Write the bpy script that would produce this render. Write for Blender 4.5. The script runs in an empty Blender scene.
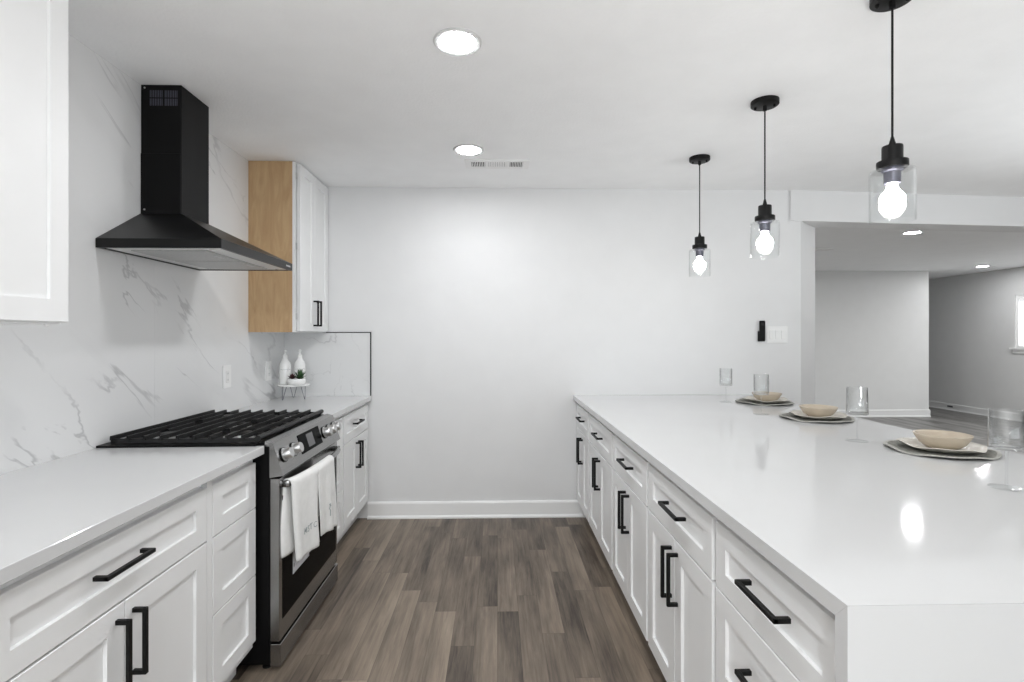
import bpy, bmesh, math, random
from mathutils import Vector, Matrix

S = bpy.context.scene
COL = S.collection
PI = math.pi

# ------------------------------------------------------------------ camera
F_PX = 522.0
TH = math.atan(14.5 / F_PX)
cam_d = bpy.data.cameras.new('camera')
cam = bpy.data.objects.new('camera', cam_d)
COL.objects.link(cam)
cam.location = (0, 0, 1.33)
cam.rotation_euler = (PI / 2, 0, -TH)
cam_d.sensor_width = 36.0
cam_d.sensor_fit = 'HORIZONTAL'
cam_d.lens = 36.0 * F_PX / 1024.0
cam_d.shift_y = -4.0 / 1024.0
cam_d.clip_start = 0.02
S.camera = cam

# ------------------------------------------------------------------ world, exposure
W = bpy.data.worlds.new('world')
S.world = W
W.use_nodes = True
W.node_tree.nodes['Background'].inputs[0].default_value = (0.88, 0.95, 1.0, 1)
W.node_tree.nodes['Background'].inputs[1].default_value = 2.2
S.view_settings.view_transform = 'Standard'
S.view_settings.look = 'None'
S.view_settings.gamma = 1.0
S.view_settings.use_curve_mapping = False
S.view_settings.exposure = 0.26
S.cycles.use_denoising = True
S.cycles.max_bounces = 14
S.cycles.diffuse_bounces = 8
S.cycles.transparent_max_bounces = 24
S.cycles.sample_clamp_indirect = 6.0
S.cycles.caustics_reflective = False
S.cycles.caustics_refractive = False

DOWN = 155.0      # radiance of the recessed lenses
BULB = 40.0      # radiance of the pendant bulbs
FARL = 175.0       # radiance of the lenses in the far room


def area(name, loc, size, power, rot=(0, 0, 0), color=(1, 1, 1), sy=None):
    d = bpy.data.lights.new(name, 'AREA')
    d.energy = power
    d.color = color
    d.shape = 'DISK' if sy is None else 'RECTANGLE'
    d.size = size
    if sy is not None:
        d.size_y = sy
    o = bpy.data.objects.new(name, d)
    o.location = loc
    o.rotation_euler = rot
    COL.objects.link(o)
    return o


# the open rear lets the world in as fill; no glazing is built there
# added fill lamps, out of view behind the camera and in the far room
area('fill_light_down', (-0.10, -1.0, 2.42), 0.15, 22, color=(0.955, 0.985, 1.0))
area('fill_light_down', (-0.6, -2.6, 2.42), 0.3, 100, color=(0.955, 0.985, 1.0))
area('fill_light_down', (3.0, 6.6, 2.42), 0.15, 32)
area('fill_light_down', (7.2, 5.6, 2.42), 0.15, 64)
# added fill lamps aimed up, out of view, to brighten the ceiling
area('fill_light_up', (3.7, 1.7, 1.0), 1.0, 32, rot=(PI, 0, 0), color=(0.955, 0.985, 1.0))
area('fill_light_ceiling', (0.45, -0.35, 1.15), 0.6, 33, rot=(PI - 0.1, 0, 0))

# ------------------------------------------------------------------ materials
MATS = {}


def nodes(m):
    m.use_nodes = True
    nt = m.node_tree
    return nt, nt.nodes, nt.links, nt.nodes['Principled BSDF']


def srgb(r, g, b):
    f = lambda u: (u / 255 / 12.92) if u / 255 <= 0.04045 else ((u / 255 + 0.055) / 1.055) ** 2.4
    return (f(r), f(g), f(b), 1)


def mat(name, col, rough=0.5, metal=0.0, spec=0.5, var=0.03, vscale=6.0, bump=0.0, bscale=200.0,
        emit=None, estr=0.0, coat=0.0, stretch=None):
    """plain procedural material: colour with a slight noise variation, optional fine bump"""
    m = bpy.data.materials.new(name)
    nt, N, L, P = nodes(m)
    P.inputs['Roughness'].default_value = rough
    P.inputs['Metallic'].default_value = metal
    P.inputs['Specular IOR Level'].default_value = spec
    P.inputs['Coat Weight'].default_value = coat
    tc = N.new('ShaderNodeTexCoord')
    vec = tc.outputs['Object']
    if stretch:
        mp = N.new('ShaderNodeMapping')
        mp.inputs['Scale'].default_value = stretch
        L.new(vec, mp.inputs[0])
        vec = mp.outputs[0]
    nz = N.new('ShaderNodeTexNoise')
    nz.inputs['Scale'].default_value = vscale
    nz.inputs['Detail'].default_value = 4
    L.new(vec, nz.inputs['Vector'])
    rp = N.new('ShaderNodeValToRGB')
    rp.color_ramp.elements[0].position = 0.3
    rp.color_ramp.elements[1].position = 0.7
    a = [max(0, c * (1 - var)) for c in col[:3]]
    b = [min(1, c * (1 + var)) for c in col[:3]]
    rp.color_ramp.elements[0].color = (*a, 1)
    rp.color_ramp.elements[1].color = (*b, 1)
    L.new(nz.outputs[0], rp.inputs[0])
    L.new(rp.outputs[0], P.inputs['Base Color'])
    if bump > 0:
        n2 = N.new('ShaderNodeTexNoise')
        n2.inputs['Scale'].default_value = bscale
        n2.inputs['Detail'].default_value = 3
        L.new(vec, n2.inputs['Vector'])
        bp = N.new('ShaderNodeBump')
        bp.inputs['Strength'].default_value = bump
        bp.inputs['Distance'].default_value = 0.003
        L.new(n2.outputs[0], bp.inputs['Height'])
        L.new(bp.outputs[0], P.inputs['Normal'])
    if emit:
        P.inputs['Emission Color'].default_value = (*emit, 1)
        P.inputs['Emission Strength'].default_value = estr
    MATS[name] = m
    return m


M_WALL = mat('wall_paint', (0.74, 0.742, 0.745), 0.55, spec=0.3, var=0.012, bump=0.12, bscale=140)
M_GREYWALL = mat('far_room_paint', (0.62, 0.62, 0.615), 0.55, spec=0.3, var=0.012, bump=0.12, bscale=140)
M_CEIL = mat('ceiling_paint', (0.90, 0.905, 0.91), 0.8, spec=0.2, var=0.015, bump=0.5, bscale=90)
M_TRIM = mat('trim_paint', (0.84, 0.84, 0.835), 0.35, var=0.01)
M_CAB = mat('cabinet_paint', (0.80, 0.803, 0.805), 0.38, var=0.01)
M_QUARTZ = mat('white_quartz', (0.62, 0.623, 0.627), 0.075, var=0.012, vscale=3, spec=0.5)
M_BLACK = mat('matte_black_metal', (0.0045, 0.0045, 0.0045), 0.45, spec=0.22, var=0.1)
M_HOOD = mat('black_enamel', (0.0022, 0.0022, 0.0024), 0.42, var=0.1, spec=0.16)
M_CANOPY = mat('black_satin_enamel', (0.003, 0.003, 0.0032), 0.36, var=0.1, spec=0.34)
M_IRON = mat('cast_iron', (0.007, 0.007, 0.0073), 0.45, spec=0.35, var=0.2, vscale=60, bump=0.2, bscale=500)
M_STEEL = mat('brushed_steel', (0.33, 0.328, 0.324), 0.25, metal=1.0, var=0.06, vscale=8, stretch=(40, 0.6, 40))
M_DSTEEL = mat('dull_aluminium', (0.62, 0.62, 0.62), 0.38, metal=1.0, var=0.05)
M_GLASSBLK = mat('black_oven_glass', (0.003, 0.003, 0.0032), 0.12, var=0.1, spec=0.02)
M_SCREEN = mat('display_screen', (0.10, 0.10, 0.105), 0.2, var=0.05)
M_WHITE = mat('white_plastic', (0.82, 0.82, 0.815), 0.35, var=0.01)
M_CERAMIC = mat('white_glaze', (0.83, 0.83, 0.82), 0.16, var=0.02)
M_GREYLINE = mat('grey_print', (0.27, 0.30, 0.31), 0.7, var=0.05)
M_DARKPRINT = mat('dark_print', (0.10, 0.10, 0.105), 0.8, var=0.1)
M_TOWEL = mat('cotton', (0.80, 0.80, 0.79), 0.9, spec=0.1, var=0.03, vscale=40, bump=0.6, bscale=350)
M_PAPER = mat('paper', (0.60, 0.61, 0.64), 0.6, var=0.02)
M_BEIGE = mat('sand_glaze', (0.48, 0.415, 0.33), 0.25, var=0.05, vscale=20)
M_CREAM = mat('cream_glaze', (0.66, 0.63, 0.57), 0.25, var=0.03, vscale=20)
M_MATTOP = mat('woven_grey', (0.235, 0.235, 0.215), 0.85, spec=0.15, var=0.25, vscale=120, bump=0.6, bscale=300)
M_MATRIM = mat('woven_edge', (0.38, 0.375, 0.35), 0.8, spec=0.15, var=0.2, vscale=150)
M_LEAF = mat('leaf_green', (0.035, 0.09, 0.03), 0.45, var=0.4, vscale=30)
M_LEAFRED = mat('leaf_maroon', (0.06, 0.022, 0.022), 0.45, var=0.4, vscale=30)
M_SOIL = mat('soil', (0.05, 0.035, 0.025), 0.95, var=0.4, vscale=80)
M_FILTER = mat('filter_mesh', (0.50, 0.50, 0.495), 0.45, metal=0.5, var=0.1, vscale=100)
M_UNDER = mat('hood_underside_steel', (0.78, 0.78, 0.77), 0.45, metal=0.25, var=0.03)
M_DARK = mat('painted_recess_shade', (0.02, 0.02, 0.02), 0.8, var=0.1)  # dark colour standing for shade inside the vent
M_LENS = mat('lit_lens', (0.9, 0.9, 0.9), 0.4, emit=(0.975, 0.985, 1.0), estr=DOWN)
M_LENSF = mat('lit_lens_far', (0.9, 0.9, 0.9), 0.4, emit=(0.975, 0.985, 1.0), estr=FARL)
M_BULB = mat('lit_bulb', (0.9, 0.9, 0.9), 0.4, emit=(1, 0.98, 0.95), estr=BULB)
M_SOCKET = mat('grey_socket', (0.10, 0.10, 0.13), 0.35, metal=0.6, var=0.05)
M_TRIMRING = mat('can_trim', (0.55, 0.55, 0.55), 0.35, var=0.02)
M_GREYTRIM = mat('far_room_trim', (0.68, 0.68, 0.675), 0.45, var=0.01)
M_BLIND = mat('glowing_slat', (0.8, 0.8, 0.8), 0.5, emit=(0.95, 0.98, 1.0), estr=0.25)  # faint glow put into the slats for the daylight behind them
M_DAY = mat('daylight_pane', (0.8, 0.8, 0.8), 0.2, emit=(0.92, 0.97, 1.0), estr=1.2)


def mat_thin_glass(name, boost=1.0, tint=(0.985, 0.99, 0.99)):
    m = bpy.data.materials.new(name)
    m.use_nodes = True
    N, L = m.node_tree.nodes, m.node_tree.links
    N.remove(N['Principled BSDF'])
    out = N['Material Output']
    tr = N.new('ShaderNodeBsdfTransparent')
    tr.inputs[0].default_value = (*tint, 1)
    gl = N.new('ShaderNodeBsdfGlossy')
    gl.inputs['Roughness'].default_value = 0.03
    lw = N.new('ShaderNodeLayerWeight')          # Schlick reflectance, the same on both sides of the wall
    lw.inputs[0].default_value = 0.5
    pw = N.new('ShaderNodeMath')
    pw.operation = 'POWER'
    pw.inputs[1].default_value = 4.0
    L.new(lw.outputs['Facing'], pw.inputs[0])
    mu = N.new('ShaderNodeMath')
    mu.operation = 'MULTIPLY_ADD'
    mu.use_clamp = True
    mu.inputs[1].default_value = 0.9 * boost
    mu.inputs[2].default_value = 0.035 * boost
    L.new(pw.outputs[0], mu.inputs[0])
    mx = N.new('ShaderNodeMixShader')
    L.new(mu.outputs[0], mx.inputs[0])
    L.new(tr.outputs[0], mx.inputs[1])
    L.new(gl.outputs[0], mx.inputs[2])
    L.new(mx.outputs[0], out.inputs[0])
    return m


M_SHADE = mat_thin_glass('clear_shade_glass', 0.8)
M_GLASS = mat_thin_glass('clear_goblet_glass', 2.4)
M_STEM = mat_thin_glass('clear_goblet_stem', 2.2)
M_FOOT = mat_thin_glass('clear_goblet_foot', 0.35)


def mat_planks(name, dark, light, sat_noise=0.5):
    m = bpy.data.materials.new(name)
    nt, N, L, P = nodes(m)
    tc = N.new('ShaderNodeTexCoord')
    sep = N.new('ShaderNodeSeparateXYZ')
    L.new(tc.outputs['Object'], sep.inputs[0])

    def math_(op, a, b=None, c=None):
        n = N.new('ShaderNodeMath')
        n.operation = op
        for i, v in enumerate((a, b, c)):
            if v is None:
                continue
            if isinstance(v, (int, float)):
                n.inputs[i].default_value = v
            else:
                L.new(v, n.inputs[i])
        return n.outputs[0]
    PW, PL = 0.1005, 0.92
    u = math_('DIVIDE', sep.outputs[0], PW)
    row = math_('FLOOR', u)
    fu = math_('FRACT', u)
    wn = N.new('ShaderNodeTexWhiteNoise')
    wn.noise_dimensions = '1D'
    L.new(row, wn.inputs['W'])
    v = math_('ADD', math_('DIVIDE', sep.outputs[1], PL), math_('MULTIPLY', wn.outputs[0], 7.3))
    colm = math_('FLOOR', v)
    fv = math_('FRACT', v)
    cmb = N.new('ShaderNodeCombineXYZ')
    L.new(row, cmb.inputs[0])
    L.new(colm, cmb.inputs[1])
    w2 = N.new('ShaderNodeTexWhiteNoise')
    w2.noise_dimensions = '2D'
    L.new(cmb.outputs[0], w2.inputs['Vector'])
    # grain, offset per plank
    sc = N.new('ShaderNodeVectorMath')
    sc.operation = 'MULTIPLY'
    L.new(tc.outputs['Object'], sc.inputs[0])
    sc.inputs[1].default_value = (60, 3.4, 1)
    ad = N.new('ShaderNodeVectorMath')
    ad.operation = 'MULTIPLY_ADD'
    L.new(w2.outputs['Color'], ad.inputs[0])
    ad.inputs[1].default_value = (40, 40, 40)
    L.new(sc.outputs[0], ad.inputs[2])
    g1 = N.new('ShaderNodeTexNoise')
    g1.inputs['Scale'].default_value = 1.0
    g1.inputs['Detail'].default_value = 7
    g1.inputs['Roughness'].default_value = 0.68
    g1.inputs['Distortion'].default_value = 0.6
    L.new(ad.outputs[0], g1.inputs['Vector'])
    sc2 = N.new('ShaderNodeVectorMath')
    sc2.operation = 'MULTIPLY'
    L.new(ad.outputs[0], sc2.inputs[0])
    sc2.inputs[1].default_value = (0.22, 0.7, 1)
    g2 = N.new('ShaderNodeTexNoise')
    g2.inputs['Scale'].default_value = 1.0
    g2.inputs['Detail'].default_value = 4
    L.new(sc2.outputs[0], g2.inputs['Vector'])
    lean = math_('MULTIPLY', math_('SUBTRACT', fu, 0.5), math_('SUBTRACT', w2.outputs[0], 0.35))
    t = math_('ADD', math_('MULTIPLY', w2.outputs[0], 0.40),
              math_('ADD', math_('MULTIPLY', g1.outputs[0], 0.85), math_('MULTIPLY', g2.outputs[0], 0.75)))
    t = math_('SUBTRACT', math_('ADD', t, math_('MULTIPLY', lean, 0.45)), 0.56)
    rp = N.new('ShaderNodeValToRGB')
    e = rp.color_ramp.elements
    e[0].position = 0.1
    e[0].color = (*dark, 1)
    e[1].position = 0.95
    e[1].color = (*light, 1)
    L.new(t, rp.inputs[0])
    # seams
    du = math_('MINIMUM', fu, math_('SUBTRACT', 1.0, fu))
    dv = math_('MULTIPLY', math_('MINIMUM', fv, math_('SUBTRACT', 1.0, fv)), PL / PW)
    sm = math_('MINIMUM', du, dv)
    ss = N.new('ShaderNodeMapRange')
    ss.inputs['From Min'].default_value = 0.0
    ss.inputs['From Max'].default_value = 0.022
    ss.inputs['To Min'].default_value = 0.62
    ss.inputs['To Max'].default_value = 1.0
    L.new(sm, ss.inputs['Value'])
    mx = N.new('ShaderNodeMix')
    mx.data_type = 'RGBA'
    mx.blend_type = 'MULTIPLY'
    mx.inputs[0].default_value = 1.0
    L.new(rp.outputs[0], mx.inputs[6])
    L.new(ss.outputs[0], mx.inputs[7])
    L.new(mx.outputs[2], P.inputs['Base Color'])
    P.inputs['Roughness'].default_value = 0.42
    P.inputs['Specular IOR Level'].default_value = 0.35
    bp = N.new('ShaderNodeBump')
    bp.inputs['Strength'].default_value = 0.15
    bp.inputs['Distance'].default_value = 0.002
    L.new(g1.outputs[0], bp.inputs['Height'])
    L.new(bp.outputs[0], P.inputs['Normal'])
    return m


M_FLOOR = mat_planks('vinyl_planks', (0.052, 0.040, 0.032), (0.34, 0.275, 0.212))
M_FLOORG = mat_planks('greyed_vinyl_planks', (0.075, 0.072, 0.068), (0.28, 0.275, 0.265))  # kitchen planks again, the far room's greyer look put into the colour


def mat_marble(name):
    m = bpy.data.materials.new(name)
    nt, N, L, P = nodes(m)
    tc = N.new('ShaderNodeTexCoord')
    # rotate the Y-Z plane so the veins fall towards the far wall
    mp = N.new('ShaderNodeMapping')
    mp.inputs['Rotation'].default_value = (math.radians(37), 0, 0)
    L.new(tc.outputs['Object'], mp.inputs[0])

    def vein(scale, stretch, width, seed, distort):
        sv = N.new('ShaderNodeVectorMath')
        sv.operation = 'MULTIPLY'
        L.new(mp.outputs[0], sv.inputs[0])
        sv.inputs[1].default_value = (scale, scale * stretch, scale)
        off = N.new('ShaderNodeVectorMath')
        off.operation = 'ADD'
        L.new(sv.outputs[0], off.inputs[0])
        off.inputs[1].default_value = (seed, seed * 1.7, seed * 0.3)
        n = N.new('ShaderNodeTexNoise')
        n.inputs['Scale'].default_value = 1.0
        n.inputs['Detail'].default_value = 6
        n.inputs['Roughness'].default_value = 0.52
        n.inputs['Distortion'].default_value = distort
        L.new(off.outputs[0], n.inputs['Vector'])
        s = N.new('ShaderNodeMath')
        s.operation = 'SUBTRACT'
        L.new(n.outputs[0], s.inputs[0])
        s.inputs[1].default_value = 0.5
        a = N.new('ShaderNodeMath')
        a.operation = 'ABSOLUTE'
        L.new(s.outputs[0], a.inputs[0])
        r = N.new('ShaderNodeMapRange')
        r.interpolation_type = 'SMOOTHSTEP'
        r.inputs['From Min'].default_value = 0.0
        r.inputs['From Max'].default_value = width
        r.inputs['To Min'].default_value = 1.0
        r.inputs['To Max'].default_value = 0.0
        L.new(a.outputs[0], r.inputs['Value'])
        return r.outputs[0]

    def mask(scale, seed, lo, hi):
        off = N.new('ShaderNodeVectorMath')
        off.operation = 'ADD'
        L.new(mp.outputs[0], off.inputs[0])
        off.inputs[1].default_value = (seed, seed * 0.6, seed * 1.4)
        n = N.new('ShaderNodeTexNoise')
        n.inputs['Scale'].default_value = scale
        n.inputs['Detail'].default_value = 3
        L.new(off.outputs[0], n.inputs['Vector'])
        r = N.new('ShaderNodeMapRange')
        r.interpolation_type = 'SMOOTHSTEP'
        r.inputs['From Min'].default_value = lo
        r.inputs['From Max'].default_value = hi
        L.new(n.outputs[0], r.inputs['Value'])
        return r.outputs[0]

    def mul(a, b):
        n = N.new('ShaderNodeMath')
        n.operation = 'MULTIPLY'
        for i, v in enumerate((a, b)):
            if isinstance(v, float):
                n.inputs[i].default_value = v
            else:
                L.new(v, n.inputs[i])
        return n.outputs[0]

    def mx(a, b):
        n = N.new('ShaderNodeMath')
        n.operation = 'MAXIMUM'
        L.new(a, n.inputs[0])
        L.new(b, n.inputs[1])
        return n.outputs[0]
    v1 = mul(mul(vein(1.5, 0.26, 0.0105, 3.1, 0.35), mask(2.4, 2.0, 0.44, 0.72)), 0.52)
    v2 = mul(mul(vein(2.6, 0.26, 0.009, 11.7, 0.5), mask(3.0, 7.0, 0.47, 0.7)), 0.45)
    v3 = mul(mul(vein(1.5, 0.26, 0.07, 3.1, 0.35), mask(2.2, 5.0, 0.42, 0.75)), 0.14)
    f = mx(mx(v1, v2), v3)
    cr = N.new('ShaderNodeMix')
    cr.data_type = 'RGBA'
    cr.inputs[6].default_value = (0.72, 0.723, 0.725, 1)
    cr.inputs[7].default_value = (0.22, 0.22, 0.23, 1)
    L.new(f, cr.inputs[0])
    L.new(cr.outputs[2], P.inputs['Base Color'])
    P.inputs['Roughness'].default_value = 0.35
    P.inputs['Specular IOR Level'].default_value = 0.35
    return m


M_MARBLE = mat_marble('veined_marble')


def mat_wood(name):
    m = bpy.data.materials.new(name)
    nt, N, L, P = nodes(m)
    tc = N.new('ShaderNodeTexCoord')
    mp = N.new('ShaderNodeMapping')
    mp.inputs['Scale'].default_value = (9, 9, 1.5)
    L.new(tc.outputs['Object'], mp.inputs[0])
    n = N.new('ShaderNodeTexNoise')
    n.inputs['Scale'].default_value = 2.0
    n.inputs['Detail'].default_value = 8
    n.inputs['Roughness'].default_value = 0.6
    n.inputs['Distortion'].default_value = 1.6
    L.new(mp.outputs[0], n.inputs['Vector'])
    r = N.new('ShaderNodeValToRGB')
    r.color_ramp.elements[0].position = 0.25
    r.color_ramp.elements[1].position = 0.8
    r.color_ramp.elements[0].color = (0.43, 0.27, 0.135, 1)
    r.color_ramp.elements[1].color = (0.60, 0.42, 0.235, 1)
    L.new(n.outputs[0], r.inputs[0])
    L.new(r.outputs[0], P.inputs['Base Color'])
    P.inputs['Roughness'].default_value = 0.5
    return m


M_WOOD = mat_wood('maple_ply')


# ------------------------------------------------------------------ mesh helpers
class MB:
    def __init__(self):
        self.bm = bmesh.new()

    def box(self, x0, x1, y0, y1, z0, z1, bevel=0.0, segs=2):
        r = bmesh.ops.create_cube(self.bm, size=1.0)
        vs = r['verts']
        for v in vs:
            v.co = Vector(((x0 + x1) / 2 + v.co.x * (x1 - x0), (y0 + y1) / 2 + v.co.y * (y1 - y0), (z0 + z1) / 2 + v.co.z * (z1 - z0)))
        if bevel > 0:
            es = list({e for v in vs for e in v.link_edges})
            bmesh.ops.bevel(self.bm, geom=es, offset=bevel, segments=segs, profile=0.5, affect='EDGES')
        return self

    def poly_prism(self, pts, a, b, axis='z'):
        """pts: 2-D outline; extruded from a to b along axis"""
        def P(p, t):
            if axis == 'z':
                return (p[0], p[1], t)
            if axis == 'y':
                return (p[0], t, p[1])
            return (t, p[0], p[1])
        lo = [self.bm.verts.new(P(p, a)) for p in pts]
        hi = [self.bm.verts.new(P(p, b)) for p in pts]
        n = len(pts)
        self.bm.faces.new(lo)
        self.bm.faces.new(list(reversed(hi)))
        for i in range(n):
            self.bm.faces.new((lo[i], hi[i], hi[(i + 1) % n], lo[(i + 1) % n]))
        return self

    def lathe(self, prof, cx=0, cy=0, cz=0, n=32, wob=None, closed=False):
        """prof: list of (r, z); wob(angle, k) gives (dr, dz)"""
        rings = []
        for k, (r, z) in enumerate(prof):
            if r < 1e-6:
                rings.append([self.bm.verts.new((cx, cy, cz + z))])
            else:
                ring = []
                for i in range(n):
                    a = 2 * PI * i / n
                    dr, dz = wob(a, k) if wob else (0, 0)
                    ring.append(self.bm.verts.new((cx + (r + dr) * math.cos(a), cy + (r + dr) * math.sin(a), cz + z + dz)))
                rings.append(ring)
        pairs = list(zip(rings[:-1], rings[1:]))
        if closed:
            pairs.append((rings[-1], rings[0]))
        for A, B in pairs:
            if len(A) == 1 and len(B) == 1:
                continue
            for i in range(n):
                j = (i + 1) % n
                if len(A) == 1:
                    self.bm.faces.new((A[0], B[i], B[j]))
                elif len(B) == 1:
                    self.bm.faces.new((A[i], B[0], A[j]))
                else:
                    self.bm.faces.new((A[i], B[i], B[j], A[j]))
        return self

    def tube(self, pts, r, n=10, cap=True, flat=1.0):
        pts = [Vector(p) for p in pts]
        rings = []
        up0 = Vector((0, 0, 1))
        for i, p in enumerate(pts):
            d = (pts[min(i + 1, len(pts) - 1)] - pts[max(i - 1, 0)]).normalized()
            up = up0 if abs(d.z) < 0.95 else Vector((1, 0, 0))
            s = d.cross(up).normalized()
            t = s.cross(d).normalized()
            rr = r[i] if isinstance(r, (list, tuple)) else r
            rings.append([self.bm.verts.new(p + s * (rr * math.cos(2 * PI * k / n)) + t * (rr * flat * math.sin(2 * PI * k / n))) for k in range(n)])
        for A, B in zip(rings[:-1], rings[1:]):
            for k in range(n):
                self.bm.faces.new((A[k], A[(k + 1) % n], B[(k + 1) % n], B[k]))
        if cap:
            self.bm.faces.new(list(reversed(rings[0])))
            self.bm.faces.new(rings[-1])
        return self

    def shaker(self, axis_x, y0, y1, z0, z1, out, t=0.02, stile=0.06, rec=0.009, rail=None):
        """door or drawer front in the plane X = axis_x (the outer face), facing out (+1/-1 along X)"""
        bm = self.bm
        rail = rail or stile
        c = 0.0015
        xb, xf = axis_x - out * t, axis_x
        def ring(x, a, b, i, j):
            return [bm.verts.new((x, yy, zz)) for yy, zz in ((a, i), (b, i), (b, j), (a, j))]
        R = [ring(xb, y0, y1, z0, z1),
             ring(xf - out * c, y0, y1, z0, z1),
             ring(xf, y0 + c, y1 - c, z0 + c, z1 - c),
             ring(xf, y0 + stile, y1 - stile, z0 + rail, z1 - rail),
             ring(xf - out * rec, y0 + stile + 0.001, y1 - stile - 0.001, z0 + rail + 0.001, z1 - rail - 0.001)]
        for A, B in zip(R[:-1], R[1:]):
            for k in range(4):
                bm.faces.new((A[k], A[(k + 1) % 4], B[(k + 1) % 4], B[k]))
        bm.faces.new(list(reversed(R[0])))
        bm.faces.new(R[-1])
        return self

    def build(self, name, m, parent=None, smooth=None, local=False):
        bmesh.ops.recalc_face_normals(self.bm, faces=self.bm.faces)
        off = Vector((0, 0, 0))
        if parent is not None and not local:
            p = parent
            while p is not None:
                off += p.location
                p = p.parent
            bmesh.ops.translate(self.bm, vec=-off, verts=self.bm.verts)
        me = bpy.data.meshes.new(name)
        self.bm.to_mesh(me)
        self.bm.free()
        if smooth:
            for p in me.polygons:
                p.use_smooth = True
            try:
                me.set_sharp_from_angle(angle=math.radians(smooth))
            except Exception:
                pass
        me.materials.append(m)
        o = bpy.data.objects.new(name, me)
        COL.objects.link(o)
        if parent is not None:
            o.parent = parent
        return o


def tag(o, label, cat, group=None):
    o['label'] = label
    o['category'] = cat
    if group:
        o['group'] = group
    return o


def thing(name, label, cat, loc, group=None):
    o = bpy.data.objects.new(name, None)
    o.empty_display_size = 0.05
    o.location = loc
    COL.objects.link(o)
    return tag(o, label, cat, group)


def struct(o):
    o['kind'] = 'structure'
    return o


def copy_tree(o, parent=None):
    c = o.copy()
    COL.objects.link(c)
    c.parent = parent
    for ch in [k for k in bpy.data.objects if k.parent == o]:
        copy_tree(ch, c)
    return c


# ------------------------------------------------------------------ dimensions
XW = -1.553          # marble face of the left wall
YW = 3.86            # far wall
ZC = 2.43            # ceiling
XL = -0.921          # left worktop front edge
FL = -0.946          # left cabinet door faces
XR = 0.56            # peninsula worktop front edge
FR = 0.585           # peninsula door faces
XP = 1.918           # peninsula seating edge
RY0, RY1 = 2.097, 2.857   # range
BX, BY = 8.23, 8.52  # far room right wall and end wall

# ------------------------------------------------------------------ room shell
YN = -7.5
struct(MB().box(-1.75, 12.0, YN, YW + 0.12, -0.08, 0.0).build('floor', M_FLOOR))
struct(MB().box(-1.75, 12.0, YW + 0.12, 11.5, -0.08, 0.0).build('floor_far', M_FLOORG))
struct(MB().box(-1.75, 12.0, YN, 11.5, ZC, ZC + 0.1).build('ceiling', M_CEIL))
struct(MB().box(-1.75, XW - 0.012, YN, YW, 0, ZC).build('wall_left', M_WALL))
struct(MB().poly_prism([(-1.75, YW), (2.279, YW), (2.536, 4.10), (-1.75, 4.10)], 0, ZC).build('wall_far', M_WALL))
# dropped header over the wide opening
hd = MB().poly_prism([(2.190, 3.844), (7.0, 4.21), (6.98, 4.42), (2.49, 4.085)], 2.20, ZC)
struct(hd.build('header_opening', M_WALL))
# far room
struct(MB().box(1.8, 2.0, 4.10, BY, 0, ZC).build('wall_far_room_left', M_GREYWALL))
struct(MB().box(1.8, 7.20, BY, BY + 0.12, 0, ZC).build('wall_far_room_end', M_GREYWALL))
struct(MB().box(7.08, 7.20, BY + 0.12, 11.0, 0, ZC).build('wall_hall_left', M_GREYWALL))
struct(MB().box(7.13, BX + 0.12, 11.0, 11.12, 0, ZC).build('wall_hall_end', M_GREYWALL))
wr = MB()
wr.box(BX, BX + 0.12, YN, 6.55, 0, ZC)
wr.box(BX, BX + 0.12, 8.08, 11.0, 0, ZC)
wr.box(BX, BX + 0.12, 6.55, 8.08, 0, 1.16)
wr.box(BX, BX + 0.12, 6.55, 8.08, 1.99, ZC)
struct(wr.build('wall_right', M_GREYWALL))


def board(pts_y0, name, m=M_TRIM):
    return name


def base_profile(h=0.12, t=0.014):
    return [(0, 0), (t + 0.012, 0), (t + 0.012, 0.010), (t + 0.004, 0.020), (t, 0.022), (t, h - 0.012), (t - 0.006, h), (0, h)]


bb = MB()
bb.poly_prism([(YW - p[0], p[1]) for p in base_profile()], -0.95, 0.66, 'x')
struct(bb.build('baseboard_far', M_TRIM))
bb = MB()
bb.poly_prism([(BY - p[0], p[1]) for p in base_profile()], 2.0, 7.215, 'x')
struct(bb.build('baseboard_far_room', M_GREYTRIM))
bb = MB()
bb.poly_prism([(BX - p[0], p[1]) for p in base_profile()], 0.0, 11.0, 'y')
struct(bb.build('baseboard_right', M_GREYTRIM))

# marble facing: left wall full height in large sheets, and a low return on the far wall
seams = [-0.8, 0.80, 2.41, YW]
for i, (a, b) in enumerate(zip(seams[:-1], seams[1:])):
    sl = MB().box(XW - 0.012, XW, a + 0.0006, b - 0.0006, 0.0, ZC)
    struct(sl.build('backsplash_slab' if i == 0 else 'backsplash_slab', M_MARBLE))
struct(MB().box(XW, -0.932, YW - 0.012, YW, 0.90, 1.36).build('backsplash_return', M_MARBLE))
tr = MB()
tr.box(-0.932, -0.926, YW - 0.014, YW, 0.90, 1.366)
tr.box(-1.25, -0.932, YW - 0.014, YW, 1.36, 1.366)
struct(tr.build('trim_1', M_BLACK))


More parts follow.
